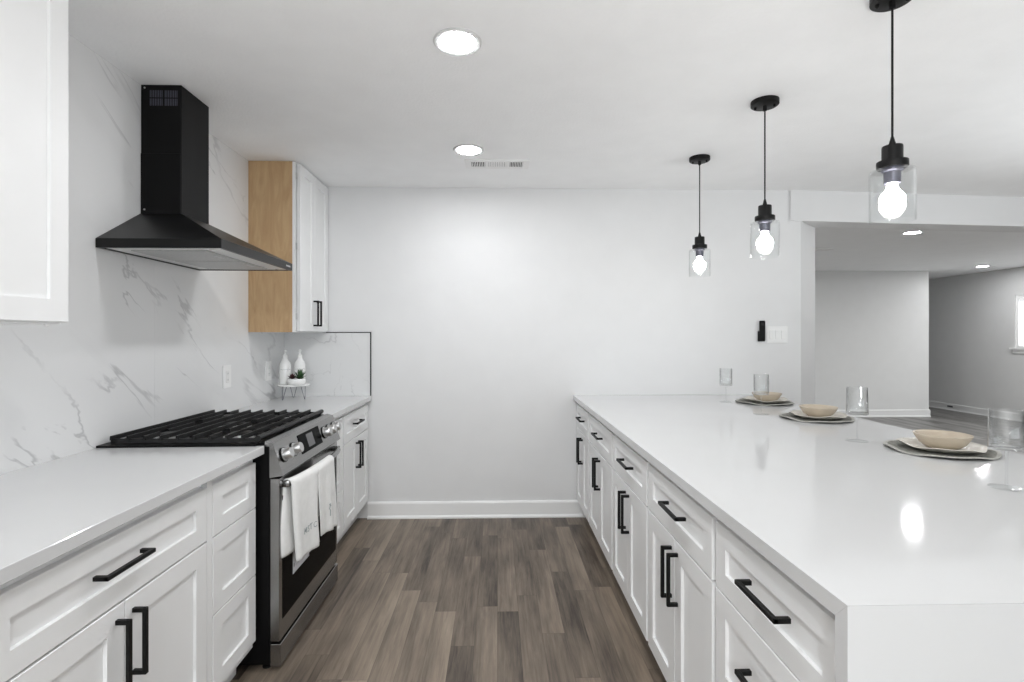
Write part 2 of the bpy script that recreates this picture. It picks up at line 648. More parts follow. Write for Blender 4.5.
# ------------------------------------------------------------------ cabinets
def handle(parent, x_face, out, y, z, axis, length=0.172):
    """square bar pull on two posts"""
    so, b = 0.036, 0.0055
    mb = MB()
    h = length / 2
    xa, xo = x_face, x_face + out * so
    bx0, bx1 = sorted((xo - out * 0.011, xo))
    px0, px1 = sorted((xa, xo - out * 0.002))
    if axis == 'y':
        mb.box(bx0, bx1, y - h, y + h, z - b, z + b, 0.0012, 1)
        for s in (-1, 1):
            yc = y + s * (h - b)
            mb.box(px0, px1, yc - b, yc + b, z - b + 0.0004, z + b - 0.0004)
    else:
        mb.box(bx0, bx1, y - b, y + b, z - h, z + h, 0.0012, 1)
        for s in (-1, 1):
            zc = z + s * (h - b)
            mb.box(px0, px1, y - b + 0.0004, y + b - 0.0004, zc - b, zc + b)
    o = mb.build('handle', M_BLACK, parent)
    o['label'] = 'black square bar handle'
    return o


def base_cabinet(name, label, group, y0, y1, face, out, depth, layout, inset=0.012, z_bot=0.135, pulls=True, splits=None):
    """layout: 'drawer_doors' or 'drawers'"""
    t = thing(name, label, 'cabinet', ((face - out * depth / 2), (y0 + y1) / 2, 0), group)
    xf = face - out * 0.021            # carcass / face-frame plane
    xb = face - out * depth
    a, b = sorted((xf, xb))
    MB().box(a, b, y0 + 0.0005, y1 - 0.0005, 0.105, 0.868).build('body', M_CAB, t)
    ka, kb = sorted((face - out * 0.085, face - out * 0.097))
    MB().box(ka, kb, y0 + 0.0005, y1 - 0.0005, 0.0, 0.105).build('toe_kick', M_CAB, t)
    ya, yb = y0 + inset, y1 - inset
    zd = 0.660
    if layout == 'drawer_doors':
        d = MB().shaker(face, ya, yb, zd + 0.006, 0.838, out, rail=0.054).build('drawer', M_CAB, t)
        handle(d, face, out, (ya + yb) / 2 - 0.021, 0.763, 'y')
        ym = (ya + yb) / 2
        for (p, q, hy) in ((ya, ym - 0.0015, ym - 0.030), (ym + 0.0015, yb, ym + 0.030)):
            w = q - p
            dr = MB().shaker(face, p, q, z_bot, zd, out, stile=min(0.06, w * 0.28), rail=0.06).build('door', M_CAB, t)
            handle(dr, face, out, hy, 0.541, 'z')
    else:
        zs = splits or [(zd + 0.004, 0.838), (0.4025, zd), (z_bot, 0.3985)]
        for (p, q) in zs:
            d = MB().shaker(face, ya, yb, p, q, out, rail=0.054).build('drawer', M_CAB, t)
            if pulls:
                hz = (p + q) / 2 if q - p < 0.2 else q - 0.105
                handle(d, face, out, (ya + yb) / 2 - 0.014, 0.763 if q > 0.8 else hz, 'y')
    return t


GL = 'base cabinets on the range side'
GP = 'base cabinets of the peninsula'
cb = base_cabinet('base_cabinet', 'white base cabinet nearest the camera at lower left, wide drawer over two doors', GL,
             0.962, 1.745, FL, 1, 0.59, 'drawer_doors', inset=0.018)
MB().box(FL - 0.0205, FL - 0.0015, 1.7305, 1.7600, 0.125, 0.862).build('filler_strip', M_CAB, cb)
base_cabinet('drawer_cabinet', 'narrow white three-drawer cabinet without handles, directly left of the range', GL,
             1.745, 2.090, FL, 1, 0.59, 'drawers', inset=0.019, pulls=False, z_bot=0.142)
base_cabinet('drawer_cabinet', 'narrow white drawer cabinet squeezed between the range and the far corner cabinet', GL,
             2.864, 3.235, FL, 1, 0.59, 'drawers', inset=0.012, pulls=False)
base_cabinet('base_cabinet', 'white base cabinet right of the range, against the far wall, one drawer over two doors', GL,
             3.235, 3.858, FL, 1, 0.59, 'drawer_doors', inset=0.014)
PB = [3.858, 3.335, 2.652, 2.025, 1.397, 0.852]
base_cabinet('base_cabinet', 'narrowest white peninsula cabinet with drawer and doors, against the far wall', GP, PB[1], PB[0], FR, -1, 0.62, 'drawer_doors')
base_cabinet('base_cabinet', 'white peninsula cabinet with drawer and doors, second from the far wall', GP, PB[2], PB[1], FR, -1, 0.62, 'drawer_doors')
base_cabinet('base_cabinet', 'white peninsula cabinet with drawer and doors, third from the far wall', GP, PB[3], PB[2], FR, -1, 0.62, 'drawer_doors')
base_cabinet('base_cabinet', 'white peninsula cabinet with drawer and doors, beside the nearest drawer cabinet', GP, PB[4], PB[3], FR, -1, 0.62, 'drawer_doors')
base_cabinet('drawer_cabinet', 'white peninsula cabinet of wide drawers next to the waterfall end panel', GP, PB[5], PB[4], FR, -1, 0.62, 'drawers')

# worktops
wt = thing('worktop', 'white quartz worktop left of the range, nearest the camera', 'worktop', (-1.23, 1.5, 0.868), 'worktops beside the range')
MB().box(XW + 0.001, XL, 0.55, 2.089, 0.868, 0.90, 0.0015, 1).build('slab', M_QUARTZ, wt)
wt = thing('worktop', 'short white quartz worktop right of the range in the far corner', 'worktop', (-1.23, 3.36, 0.868), 'worktops beside the range')
MB().box(XW + 0.001, XL, 2.864, YW - 0.013, 0.868, 0.90, 0.0015, 1).build('slab', M_QUARTZ, wt)
o = MB().poly_prism([(0.82, 0.90), (YW - 0.001, 0.90), (YW - 0.001, 0.868), (0.852, 0.868)], XR, XP, 'x').build('peninsula_worktop', M_QUARTZ)
tag(o, 'long glossy white quartz worktop of the peninsula, under the place settings', 'worktop')
o = MB().poly_prism([(0.82, 0.0), (0.82, 0.8997), (0.8515, 0.8681), (0.8515, 0.0)], XR, XP, 'x').build('waterfall_panel', M_QUARTZ)
tag(o, 'white quartz waterfall panel closing the near end of the peninsula', 'worktop panel')

# ------------------------------------------------------------------ wall cabinets
GU = 'wall cabinets on the marble wall'


def upper_handle(parent, xf, y, z0, z1):
    handle(parent, xf, 1, y, (z0 + z1) / 2, 'z', z1 - z0)


t = thing('wall_cabinet', 'white shaker wall cabinet at the upper left edge, nearest the camera', 'cabinet', (-1.39, 1.3, 1.362), GU)
UX = -1.225
MB().box(XW + 0.001, UX - 0.021, 1.072, 1.526, 1.366, ZC - 0.002).build('body', M_CAB, t)
MB().shaker(UX, 1.076, 1.527, 1.372, ZC - 0.012, 1, stile=0.062, rail=0.062).build('door', M_CAB, t)
MB().lathe([(0, 0), (0.006, 0), (0.006, -0.004), (0, -0.006)], UX - 0.04, 1.50, 1.366, 12).build('door_bumper', M_WHITE, t)

t = thing('wall_cabinet', 'white two-door wall cabinet with a bare wood side, in the far corner', 'cabinet', (-1.40, 3.575, 1.36), GU)
Y0, Y1 = 3.297, 3.857
DX = -1.238
MB().box(XW + 0.001, -1.283, Y0 + 0.006, Y1, 1.36, ZC - 0.002).build('body', M_CAB, t)
MB().box(XW + 0.001, -1.281, Y0, Y0 + 0.0055, 1.36, ZC - 0.002).build('side_panel', M_WOOD, t)['label'] = 'bare maple side panel'
MB().box(-1.281, -1.262, Y0, Y1, 1.36, ZC - 0.002).build('face_frame', M_CAB, t)
ym = (Y0 + 0.016 + Y1 - 0.008) / 2
for (p, q, hy) in ((Y0 + 0.016, ym - 0.0015, ym - 0.03), (ym + 0.0015, Y1 - 0.008, ym + 0.03)):
    d = MB().shaker(DX, p, q, 1.368, ZC - 0.012, 1, t=0.019, stile=0.058, rail=0.058).build('door', M_CAB, t)
    upper_handle(d, DX, hy, 1.402, 1.575)
for z in (1.46, 1.90, 2.34):
    MB().box(-1.262, -1.2565, Y0 + 0.004, Y0 + 0.016, z - 0.02, z + 0.02).build('hinge', M_DSTEEL, t)

# ------------------------------------------------------------------ range hood
t = thing('range_hood', 'black pyramid chimney range hood on the marble wall above the range', 'range hood', (-1.3, 2.41, 1.676))
HX, HY0, HY1, HZ = -1.073, 2.060, 2.762, 1.676
CX, CY0, CY1 = -1.378, 2.316, 2.534
mb = MB()
bm = mb.bm
lip = 0.036
def rect(x1, a, b, z):
    return [bm.verts.new(v) for v in ((XW + 0.001, a, z), (x1, a, z), (x1, b, z), (XW + 0.001, b, z))]
r0 = rect(HX, HY0, HY1, HZ)
r1 = rect(HX, HY0, HY1, HZ + lip)
r2 = rect(CX + 0.004, CY0 - 0.004, CY1 + 0.004, 1.866)
ri = [bm.verts.new(v) for v in ((XW + 0.012, HY0 + 0.012, HZ), (HX - 0.012, HY0 + 0.012, HZ), (HX - 0.012, HY1 - 0.012, HZ), (XW + 0.012, HY1 - 0.012, HZ))]
rj = [bm.verts.new((v.co.x, v.co.y, HZ + 0.018)) for v in ri]
for A, B in ((r0, r1), (r1, r2), (ri, r0), (rj, ri)):
    for k in range(4):
        bm.faces.new((A[k], A[(k + 1) % 4], B[(k + 1) % 4], B[k]))
bm.faces.new(r2)
bm.faces.new(list(reversed(rj)))
mb.build('canopy', M_CANOPY, t)
MB().box(XW + 0.001, CX, CY0, CY1, 1.866, ZC - 0.001, 0.002, 1).build('chimney', M_HOOD, t)
MB().box(XW + 0.001, CX - 0.003, CY0 - 0.0016, CY1 + 0.0016, 1.866, 2.13, 0.001, 1).build('chimney_sleeve', M_HOOD, t)
g = MB()
for half in (0, 1):
    for k in range(8):
        for j in range(2):
            x = -1.513 + half * 0.064 + k * 0.0072
            z = 2.338 + j * 0.036
            if half == 0 or k < 8:
                g.box(x, x + 0.0032, CY0 - 0.0006, CY0 - 0.0001, z, z + 0.031)
g.build('vent_slots', M_SOCKET, t)['label'] = 'slotted outlet grille'
MB().box(XW + 0.0125, HX - 0.0125, HY0 + 0.0125, HY1 - 0.0125, HZ + 0.004, HZ + 0.016).build('underside_panel', M_UNDER, t)
for k in range(2):
    a = HY0 + 0.075 + k * 0.285
    f = MB().box(-1.47, -1.17, a, a + 0.27, HZ - 0.001, HZ + 0.004, 0.001, 1).build('grease_filter', M_FILTER, t)
    MB().box(-1.20, -1.185, a + 0.10, a + 0.17, HZ - 0.004, HZ - 0.001).build('filter_latch', M_DSTEEL, f)
for y in (HY0 + 0.045, HY1 - 0.045):
    MB().lathe([(0, 0), (0.022, 0), (0.022, -0.003), (0, -0.003)], -1.12, y, HZ + 0.004, 20).build('hood_lamp', M_CERAMIC, t)
lb = MB()
for k in range(6):
    y = 2.683 + k * 0.009
    lb.box(HX, HX + 0.0006, y, y + 0.006, HZ + 0.014, HZ + 0.022)
lb.build('badge', M_DSTEEL, t)['label'] = 'small pale maker lettering on the front lip'
for (x, z) in ((-1.535, 1.885), (-1.535, 2.415)):
    s = MB().lathe([(0, 0), (0.004, 0), (0.004, 0.002), (0, 0.002)], 0, 0, 0, 10)
    for v in s.bm.verts:
        v.co = Vector((x + v.co.x, CY0 - (0.0016 if z < 2 else 0) - v.co.z, z + v.co.y))
    s.build('screw', M_DSTEEL, t)

# ------------------------------------------------------------------ range
t = thing('gas_range', 'stainless slide-in gas range with black cooktop grates between the white cabinets', 'range', (-1.23, 2.477, 0.0))
MB().box(XW + 0.02, -0.906, RY0, RY1, 0.03, 0.895).build('body', M_HOOD, t)
MB().poly_prism([(XW + 0.002, RY0 - 0.036), (-0.950, RY0 - 0.020), (-0.945, RY0), (-0.925, RY0), (-0.925, RY1), (-0.945, RY1), (-0.950, RY1 + 0.020), (XW + 0.002, RY1 + 0.036)], 0.9005, 0.909).build('cooktop', M_HOOD, t)
# slanted control fascia
MB().poly_prism([(-0.924, 0.915), (-0.892, 0.906), (-0.852, 0.778), (-0.905, 0.770), (-0.924, 0.80)], RY0 + 0.002, RY1 - 0.002, 'y').build('control_panel', M_STEEL, t)
SL = Vector((0.040, 0, -0.128)).normalized()      # down the fascia
NO = Vector((0.128, 0, 0.040)).normalized()       # out of the fascia
P0 = Vector((-0.892, 0, 0.906))


def fascia(u, y, n=0.0):
    p = P0 + SL * u + NO * n
    return Vector((p.x, y, p.z))


def slab_on_fascia(mb, u0, u1, y0, y1, n0, n1):
    vs = [mb.bm.verts.new(fascia(u, y, n)) for n in (n0, n1) for (u, y) in ((u0, y0), (u1, y0), (u1, y1), (u0, y1))]
    for f in ((0, 1, 2, 3), (7, 6, 5, 4), (0, 4, 5, 1), (1, 5, 6, 2), (2, 6, 7, 3), (3, 7, 4, 0)):
        mb.bm.faces.new([vs[i] for i in f])
    return mb


dsp = slab_on_fascia(MB(), 0.014, 0.100, 2.335, 2.600, -0.002, 0.002).build('display_panel', M_GLASSBLK, t)
slab_on_fascia(MB(), 0.026, 0.086, 2.425, 2.505, 0.002, 0.0025).build('screen', M_SCREEN, dsp)
for y in (2.158, 2.262, 2.655, 2.730, 2.805):
    kb = MB()
    prof = [(0.0, 0.0), (0.027, 0.0), (0.027, 0.006), (0.022, 0.008), (0.022, 0.034), (0.020, 0.037), (0.0, 0.037)]
    kb.lathe(prof, n=24)
    for v in kb.bm.verts:
        c = fascia(0.060, y)
        p = c + SL * v.co.x + Vector((0, 1, 0)) * v.co.y + NO * v.co.z
        v.co = p
    k = kb.build('knob', M_DSTEEL, t, smooth=35)
    r = MB().lathe([(0.028, 0.0), (0.0305, 0.0), (0.0305, 0.005), (0.028, 0.005)], n=24, closed=True)
    for v in r.bm.verts:
        v.co = fascia(0.060, y) + SL * v.co.x + Vector((0, 1, 0)) * v.co.y + NO * v.co.z
    r.build('knob_skirt', M_BLACK, k)
# oven door
DXF = -0.868
d = MB().box(-0.905, DXF, RY0 + 0.006, RY1 - 0.006, 0.116, 0.766, 0.002, 1).build('oven_door', M_STEEL, t)
MB().box(DXF - 0.001, DXF + 0.0015, RY0 + 0.035, RY1 - 0.030, 0.192, 0.690, 0.001, 1).build('oven_window', M_GLASSBLK, d)
hp = []
for k in range(21):
    u = k / 20
    y = RY0 + 0.045 + u * (RY1 - RY0 - 0.09)
    hp.append((DXF + 0.012 + 0.040 * math.sin(PI * u) ** 0.5, y, 0.735))
hb = MB().tube(hp, 0.0125, 12, flat=1.1)
for y in (RY0 + 0.05, RY1 - 0.05):
    hb.box(DXF, DXF + 0.026, y - 0.012, y + 0.012, 0.722, 0.748, 0.002, 1)
hb.build('oven_handle', M_STEEL, d, smooth=50)
MB().box(-0.905, -0.864, RY0 + 0.006, RY1 - 0.006, 0.016, 0.106, 0.002, 1).build('storage_drawer', M_STEEL, t)
for (x, y) in ((-0.93, RY0 + 0.04), (-0.93, RY1 - 0.04), (-1.48, RY0 + 0.04), (-1.48, RY1 - 0.04)):
    MB().lathe([(0, 0), (0.018, 0), (0.018, 0.006), (0.011, 0.01), (0.011, 0.03), (0, 0.03)], x, y, 0, 14).build('foot', M_BLACK, t)
# burners
for (x, y, r) in ((-1.37, 2.235, 0.046), (-1.08, 2.235, 0.052), (-1.23, 2.477, 0.056), (-1.37, 2.719, 0.050), (-1.08, 2.719, 0.044)):
    b = MB().lathe([(0, 0), (r + 0.018, 0), (r + 0.016, 0.006), (r, 0.008), (r, 0.013), (0, 0.013)], x, y, 0.909, 28).build('burner', M_DSTEEL, t, smooth=40)
    MB().lathe([(0, 0), (r * 0.86, 0), (r * 0.9, 0.003), (r * 0.8, 0.007), (0, 0.008)], x, y, 0.9221, 28).build('burner_cap', M_IRON, b, smooth=40)
# grates: three cast-iron sections
gw = (RY1 - RY0 - 0.012) / 3
GX0, GX1 = -1.530, -0.952
GT = 0.936
for s_ in range(3):
    a = RY0 + 0.004 + s_ * (gw + 0.002)
    b = a + gw
    gm = MB()

    def bar_y(x, y0, y1, w=0.0095, h=0.017, top=GT + 0.003):
        gm.poly_prism([(x - w / 2, top - h), (x + w / 2, top - h), (x + w * 0.34, top), (x - w * 0.34, top)], y0, y1, 'y')

    def bar_x(y, x0, x1, w=0.011, h=0.015, top=GT - 0.009):
        gm.poly_prism([(y - w / 2, top - h), (y + w / 2, top - h), (y + w * 0.34, top), (y - w * 0.34, top)], x0, x1, 'x')
    bar_x(a + 0.012, GX0, GX1)
    bar_x(b - 0.012, GX0, GX1)
    bar_x((a + b) / 2, GX0, GX0 + 0.12)
    bar_x((a + b) / 2, GX1 - 0.12, GX1)
    bar_x((a + b) / 2, -1.29, -1.17)
    for k in range(9):
        x = GX0 + 0.006 + k * (GX1 - GX0 - 0.03) / 8.6
        if k in (2, 6):
            bar_y(x, a, (a + b) / 2 - 0.03)
            bar_y(x, (a + b) / 2 + 0.03, b)
        else:
            bar_y(x, a, b)
    gm.tube([(GX1, a, GT - 0.009), (GX1, b, GT - 0.009)], 0.012, 12)
    for x in (GX0 + 0.01, GX1 - 0.008):
        for y in (a + 0.012, b - 0.012):
            gm.box(x - 0.007, x + 0.007, y - 0.006, y + 0.006, 0.9091, GT - 0.015)
    gm.build('grate', M_IRON, t)

# ------------------------------------------------------------------ towel over the oven handle
HXC = DXF + 0.050       # handle centre in the middle
bar_z = 0.735


def handle_x(y):
    u = min(1, max(0, (y - (RY0 + 0.045)) / (RY1 - RY0 - 0.09)))
    return DXF + 0.012 + 0.040 * math.sin(PI * u) ** 0.5


def towel_pt(y, s, front_len, back_len):
    """s in 0..1 from the back hem over the bar to the front hem"""
    r = 0.0185
    arc = PI * r
    tot = back_len + arc + front_len
    d = s * tot
    xc = handle_x(y)
    if d < back_len:
        return xc - r + 0.003, bar_z - (back_len - d), -1
    if d < back_len + arc:
        a = PI - (d - back_len) / r
        return xc + r * math.cos(a), bar_z + r * math.sin(a), 0
    return xc + r, bar_z - (d - back_len - arc), 1


def towel_sheet(mb, y0, y1, zf, zb, flare, ph, nu=20, nv=56, push=0.0):
    grid = []
    for i in range(nu + 1):
        u = i / nu
        row = []
        for j in range(nv + 1):
            s = j / nv
            yy = y0 + (y1 - y0) * u
            fl, bl = bar_z - zf - 0.03 * flare * (1 - u), bar_z - zb
            x, z, side = towel_pt(yy, s, fl, bl)
            down = max(0, (bar_z - z)) / 0.35
            if side == 1:
                x += push + (0.006 * math.sin(6.5 * u * PI / 2 + ph) + 0.003 * math.sin(17 * u + ph * 2)) * min(1, down * 1.6)
                yy += (0.048 + flare * 0.012 * u) * down ** 1.3 + 0.004 * math.sin(9 * z + ph)
            elif side == -1:
                x -= 0.0
                yy -= 0.016 + 0.012 * math.sin(14 * z + ph)
            row.append(mb.bm.verts.new((x, yy, z)))
        grid.append(row)
    for i in range(nu):
        for j in range(nv):
            mb.bm.faces.new((grid[i][j], grid[i + 1][j], grid[i + 1][j + 1], grid[i][j + 1]))


t = thing('dish_towel', 'white cotton dish towel hung in two folds over the oven handle', 'towel', (-0.82, 2.36, 0.735))
tm = MB()
towel_sheet(tm, 2.142, 2.352, 0.400, 0.44, 0.0, 0.4)
o = tm.build('front_fold', M_TOWEL, t, smooth=80)
sm = o.modifiers.new('thickness', 'SOLIDIFY')
sm.thickness = 0.004
sm.offset = 0
tm = MB()
towel_sheet(tm, 2.349, 2.570, 0.392, 0.50, 1.2, 2.1)
o2 = tm.build('side_fold', M_TOWEL, t, smooth=80)
sm = o2.modifiers.new('thickness', 'SOLIDIFY')
sm.thickness = 0.004
sm.offset = 0
# worn printed lettering low on the front fold
strokes = [[(0, 0), (0.1, 1), (0.35, 0.3), (0.6, 1), (0.7, 0)],
           [(1.45, 0.9), (1.15, 1.0), (1.0, 0.75), (1.4, 0.35), (1.25, 0.0), (0.95, 0.1)],
           [(1.65, 1.0), (2.35, 1.0)], [(2.0, 1.0), (2.0, 0.0)],
           [(3.1, 0.85), (2.85, 1.0), (2.6, 0.6), (2.7, 0.1), (2.95, 0), (3.15, 0.2)]]
lt = MB()
for st in strokes:
    pts = []
    for (a, b) in zip(st[:-1], st[1:]):
        for k in range(4):
            q = (a[0] + (b[0] - a[0]) * k / 4, a[1] + (b[1] - a[1]) * k / 4)
            pts.append(q)
    pts.append(st[-1])
    P3 = []
    for (u, v) in pts:
        yy = 2.222 + u * 0.031
        zz = 0.498 + v * 0.024
        un = (yy - 0.03 - 2.142) / 0.210
        down = (bar_z - zz) / 0.35
        xx = handle_x(yy) + 0.0185 + (0.006 * math.sin(6.5 * un * PI / 2 + 0.4) + 0.003 * math.sin(17 * un + 0.8)) * min(1, down * 1.6) + 0.0026
        P3.append((xx, yy, zz))
    lt.tube(P3, 0.0013, 6)
lt.build('printed_lettering', M_GREYLINE, t)
lt = MB()
for (a, b) in (((2.475, 0.52), (2.495, 0.545)), ((2.475, 0.545), (2.515, 0.52)), ((2.49, 0.515), (2.49, 0.485))):
    lt.tube([(handle_x(y) + 0.0185 + 0.0085, y, z) for (y, z) in (a, b)], 0.0016, 6)
lt.build('printed_motif', M_GREYLINE, t)

t = thing('product_label', 'pale printed paper label stuck on the oven window below the towel', 'label', (DXF + 0.002, 2.33, 0.33))
MB().box(DXF + 0.0017, DXF + 0.0023, 2.235, 2.425, 0.325, 0.46).build('sheet', M_PAPER, t)
pl = MB()
for k in range(5):
    pl.box(DXF + 0.0023, DXF + 0.0026, 2.265, 2.415, 0.352 + k * 0.016, 0.3535 + k * 0.016)
pl.build('printed_lines', M_GREYLINE, t)
MB().box(DXF + 0.0023, DXF + 0.0026, 2.244, 2.252, 0.352, 0.368).build('printed_dot', M_DARKPRINT, t)


# ------------------------------------------------------------------ outlets, switch, wall controller
def outlet(label, y, z):
    t = thing('wall_outlet', label, 'outlet', (XW, y, z), 'outlets on the marble wall')
    MB().box(XW, XW + 0.006, y - 0.043, y + 0.043, z - 0.065, z + 0.065, 0.002, 2).build('cover_plate', M_WHITE, t)
    MB().box(XW + 0.006, XW + 0.0085, y - 0.017, y + 0.017, z - 0.034, z + 0.034, 0.001, 1).build('insert', M_CERAMIC, t)
    for dz in (-0.018, 0.018):
        m = MB()
        m.box(XW + 0.0085, XW + 0.0088, y - 0.008, y - 0.0055, z + dz - 0.005, z + dz + 0.005)
        m.box(XW + 0.0085, XW + 0.0088, y + 0.0055, y + 0.008, z + dz - 0.005, z + dz + 0.005)
        m.build('socket', M_GREYLINE, t)


outlet('white wall outlet on the marble, nearer the range', 3.035, 1.103)
outlet('white wall outlet on the marble under the wood-sided cabinet', 3.578, 1.101)
t = thing('switch_plate', 'white triple rocker switch plate beside the black wall remote', 'switch', (2.095, YW, 1.347))
MB().box(2.015, 2.175, YW - 0.006, YW, 1.285, 1.41, 0.002, 2).build('cover_plate', M_WHITE, t)
for k in range(3):
    x = 2.049 + k * 0.046
    MB().box(x - 0.0165, x + 0.0165, YW - 0.0105, YW - 0.006, 1.314, 1.381, 0.0015, 1).build('rocker', M_CERAMIC, t)
t = thing('wall_remote', 'black remote in its black wall cradle left of the switch plate', 'remote', (1.972, YW, 1.37))
MB().box(1.947, 1.999, YW - 0.018, YW, 1.297, 1.375, 0.005, 2).build('cradle', M_BLACK, t)
rm = MB().box(1.950, 1.994, YW - 0.030, YW - 0.0182, 1.305, 1.452, 0.006, 3).build('handset', M_HOOD, t)
MB().box(1.961, 1.983, YW - 0.0306, YW - 0.030, 1.415, 1.437, 0).build('button', M_IRON, rm)


# ------------------------------------------------------------------ ceiling fixtures
def downlight(label, x, y, lens, r=0.090, group='recessed ceiling lights'):
    t = thing('recessed_light', label, 'light', (x, y, ZC), group)
    MB().lathe([(r * 0.77, 0.0), (r, 0.0), (r, -0.003), (r * 0.95, -0.008), (r * 0.82, -0.007), (r * 0.77, -0.004)], x, y, ZC, 48, closed=True).build('trim_ring', M_TRIMRING, t, smooth=40)
    MB().lathe([(0, 0), (r * 0.77, 0), (r * 0.77, -0.0045), (0, -0.0055)], x, y, ZC - 0.0001, 48).build('lens', lens, t)


downlight('larger lit recessed ceiling light, nearer the camera in the kitchen', -0.149, 1.950, M_LENS)
downlight('lit recessed kitchen ceiling light just in front of the vent', -0.170, 3.070, M_LENS)
downlight('lit recessed light in the far room, seen just under the header', 4.36, 5.37, M_LENSF)
downlight('lit recessed light deep in the far room, near the right wall', 7.53, 7.90, M_LENSF)

t = thing('ceiling_vent', 'white rectangular ceiling register with three louvre groups in the kitchen', 'vent', (0, 3.316, ZC), 'ceiling vents')
x0, x1, y0, y1 = -0.205, 0.200, 3.233, 3.400
fm = MB()
fm.box(x0, x1, y0, y0 + 0.035, ZC - 0.006, ZC)
fm.box(x0, x1, y1 - 0.035, y1, ZC - 0.006, ZC)
for (a, b) in ((x0, x0 + 0.04), (-0.078, -0.058), (0.058, 0.078), (x1 - 0.04, x1)):
    fm.box(a, b, y0 + 0.035, y1 - 0.035, ZC - 0.006, ZC)
fm.build('frame', M_TRIM, t)
MB().box(x0 + 0.03, x1 - 0.03, y0 + 0.03, y1 - 0.03, ZC - 0.0015, ZC - 0.0005).build('duct_shade', M_DARK, t)  # dark sheet painted in for the shade inside the duct
for (a, b, ang) in ((x0 + 0.04, -0.078, 0.55), (-0.058, 0.058, 1.35), (0.078, x1 - 0.04, -0.55)):
    lm = MB()
    n = 8
    for k in range(n):
        xc = a + (b - a) * (k + 0.5) / n
        w = 0.0040 if abs(ang) < 1 else 0.0062
        dx, dz = w * math.sin(ang), abs(w * math.cos(ang))
        h = -1 if ang < 0 else 1
        lm.poly_prism([(xc - dx, ZC - 0.0060), (xc - dx + 0.0012, ZC - 0.0060), (xc + dx + 0.0012, ZC - 0.0016), (xc + dx, ZC - 0.0016)], y0 + 0.035, y1 - 0.035, 'y')
    lm.build('louvre', M_TRIM, t)
t = thing('ceiling_vent', 'narrow white ceiling register in the far room beside the opening', 'vent', (4.02, 6.42, ZC), 'ceiling vents')
m = MB()
m.box(3.86, 4.17, 6.36, 6.40, ZC - 0.012, ZC)
m.box(3.86, 4.17, 6.47, 6.50, ZC - 0.012, ZC)
m.box(3.86, 3.88, 6.40, 6.47, ZC - 0.012, ZC)
m.box(4.15, 4.17, 6.40, 6.47, ZC - 0.012, ZC)
m.build('frame', M_WHITE, t)
m = MB()
for k in range(5):
    m.box(3.88, 4.15, 6.403 + k * 0.014, 6.409 + k * 0.014, ZC - 0.010, ZC - 0.001)
m.build('louvre', M_TRIM, t)


# ------------------------------------------------------------------ pendants
def pendant(label, x, y, first=None):
    if first is not None:
        t = copy_tree(first)
        t.location = (x, y, ZC)
        t['label'] = label
        return t
    t = thing('pendant_light', label, 'pendant light', (0, 0, 0), 'pendant lights over the peninsula')
    Z = lambda z: z - ZC
    c = MB().lathe([(0, 0), (0.061, 0), (0.061, -0.020), (0.056, -0.024), (0, -0.024)], n=40).build('canopy', M_BLACK, t, smooth=40, local=True)
    for (a, b) in ((0.035, -0.02), (-0.035, 0.02)):
        MB().lathe([(0, -0.024), (0.006, -0.024), (0.006, -0.031), (0.003, -0.034), (0, -0.034)], a, b, 0, 12).build('canopy_screw', M_BLACK, c, local=True)
    MB().lathe([(0.0, -0.024), (0.009, -0.024), (0.009, -0.045), (0.0, -0.048)], n=14).build('cord_grip', M_BLACK, t, local=True)
    MB().tube([(0, 0, -0.045), (0, 0, Z(1.955))], 0.0034, 8).build('cord', M_BLACK, t, local=True)
    MB().lathe([(0, Z(1.972)), (0.004, Z(1.972)), (0.010, Z(1.948)), (0.010, Z(1.944)), (0.028, Z(1.942)), (0.029, Z(1.938)), (0.029, Z(1.896)), (0.043, Z(1.893)), (0.0435, Z(1.889)), (0.0435, Z(1.874)), (0.041, Z(1.871)), (0, Z(1.871))], n=36).build('lamp_cap', M_BLACK, t, smooth=40, local=True)
    MB().lathe([(0, Z(1.871)), (0.031, Z(1.871)), (0.031, Z(1.862)), (0.024, Z(1.858)), (0.023, Z(1.822)), (0.0, Z(1.822))], n=28).build('socket', M_SOCKET, t, smooth=40, local=True)
    zb = Z(1.768)
    prof = [(0, zb - 0.036)]
    for k in range(1, 21):
        a = -PI / 2 + k * (PI * 0.78) / 20
        prof.append((0.036 * math.cos(a), zb + 0.036 * math.sin(a)))
    prof += [(0.016, zb + 0.040), (0.0135, Z(1.822)), (0, Z(1.822))]
    MB().lathe(prof, n=28).build('bulb', M_BULB, t, smooth=60, local=True)
    r = 0.063
    zt, z0 = Z(1.866), Z(1.702)
    gl = MB()
    gl.lathe([(0.030, zt + 0.001), (r - 0.008, zt), (r - 0.002, zt - 0.003), (r, zt - 0.009), (r, z0), (r - 0.0028, z0), (r - 0.0028, zt - 0.009), (r - 0.009, zt - 0.004), (0.030, zt - 0.003)], n=48, closed=True)
    gl.build('glass_shade', M_SHADE, t, smooth=25, local=True)
    t.location = (x, y, ZC)
    return t


p1 = pendant('pendant light with clear glass shade, farthest from the camera, smallest in view', 1.238, 3.165)
pendant('middle pendant light of the three clear glass pendants over the peninsula', 1.246, 2.400, p1)
pendant('pendant light with clear glass shade, nearest the camera, its canopy cut by the top edge', 1.266, 1.640, p1)


# ------------------------------------------------------------------ place settings
random.seed(4)


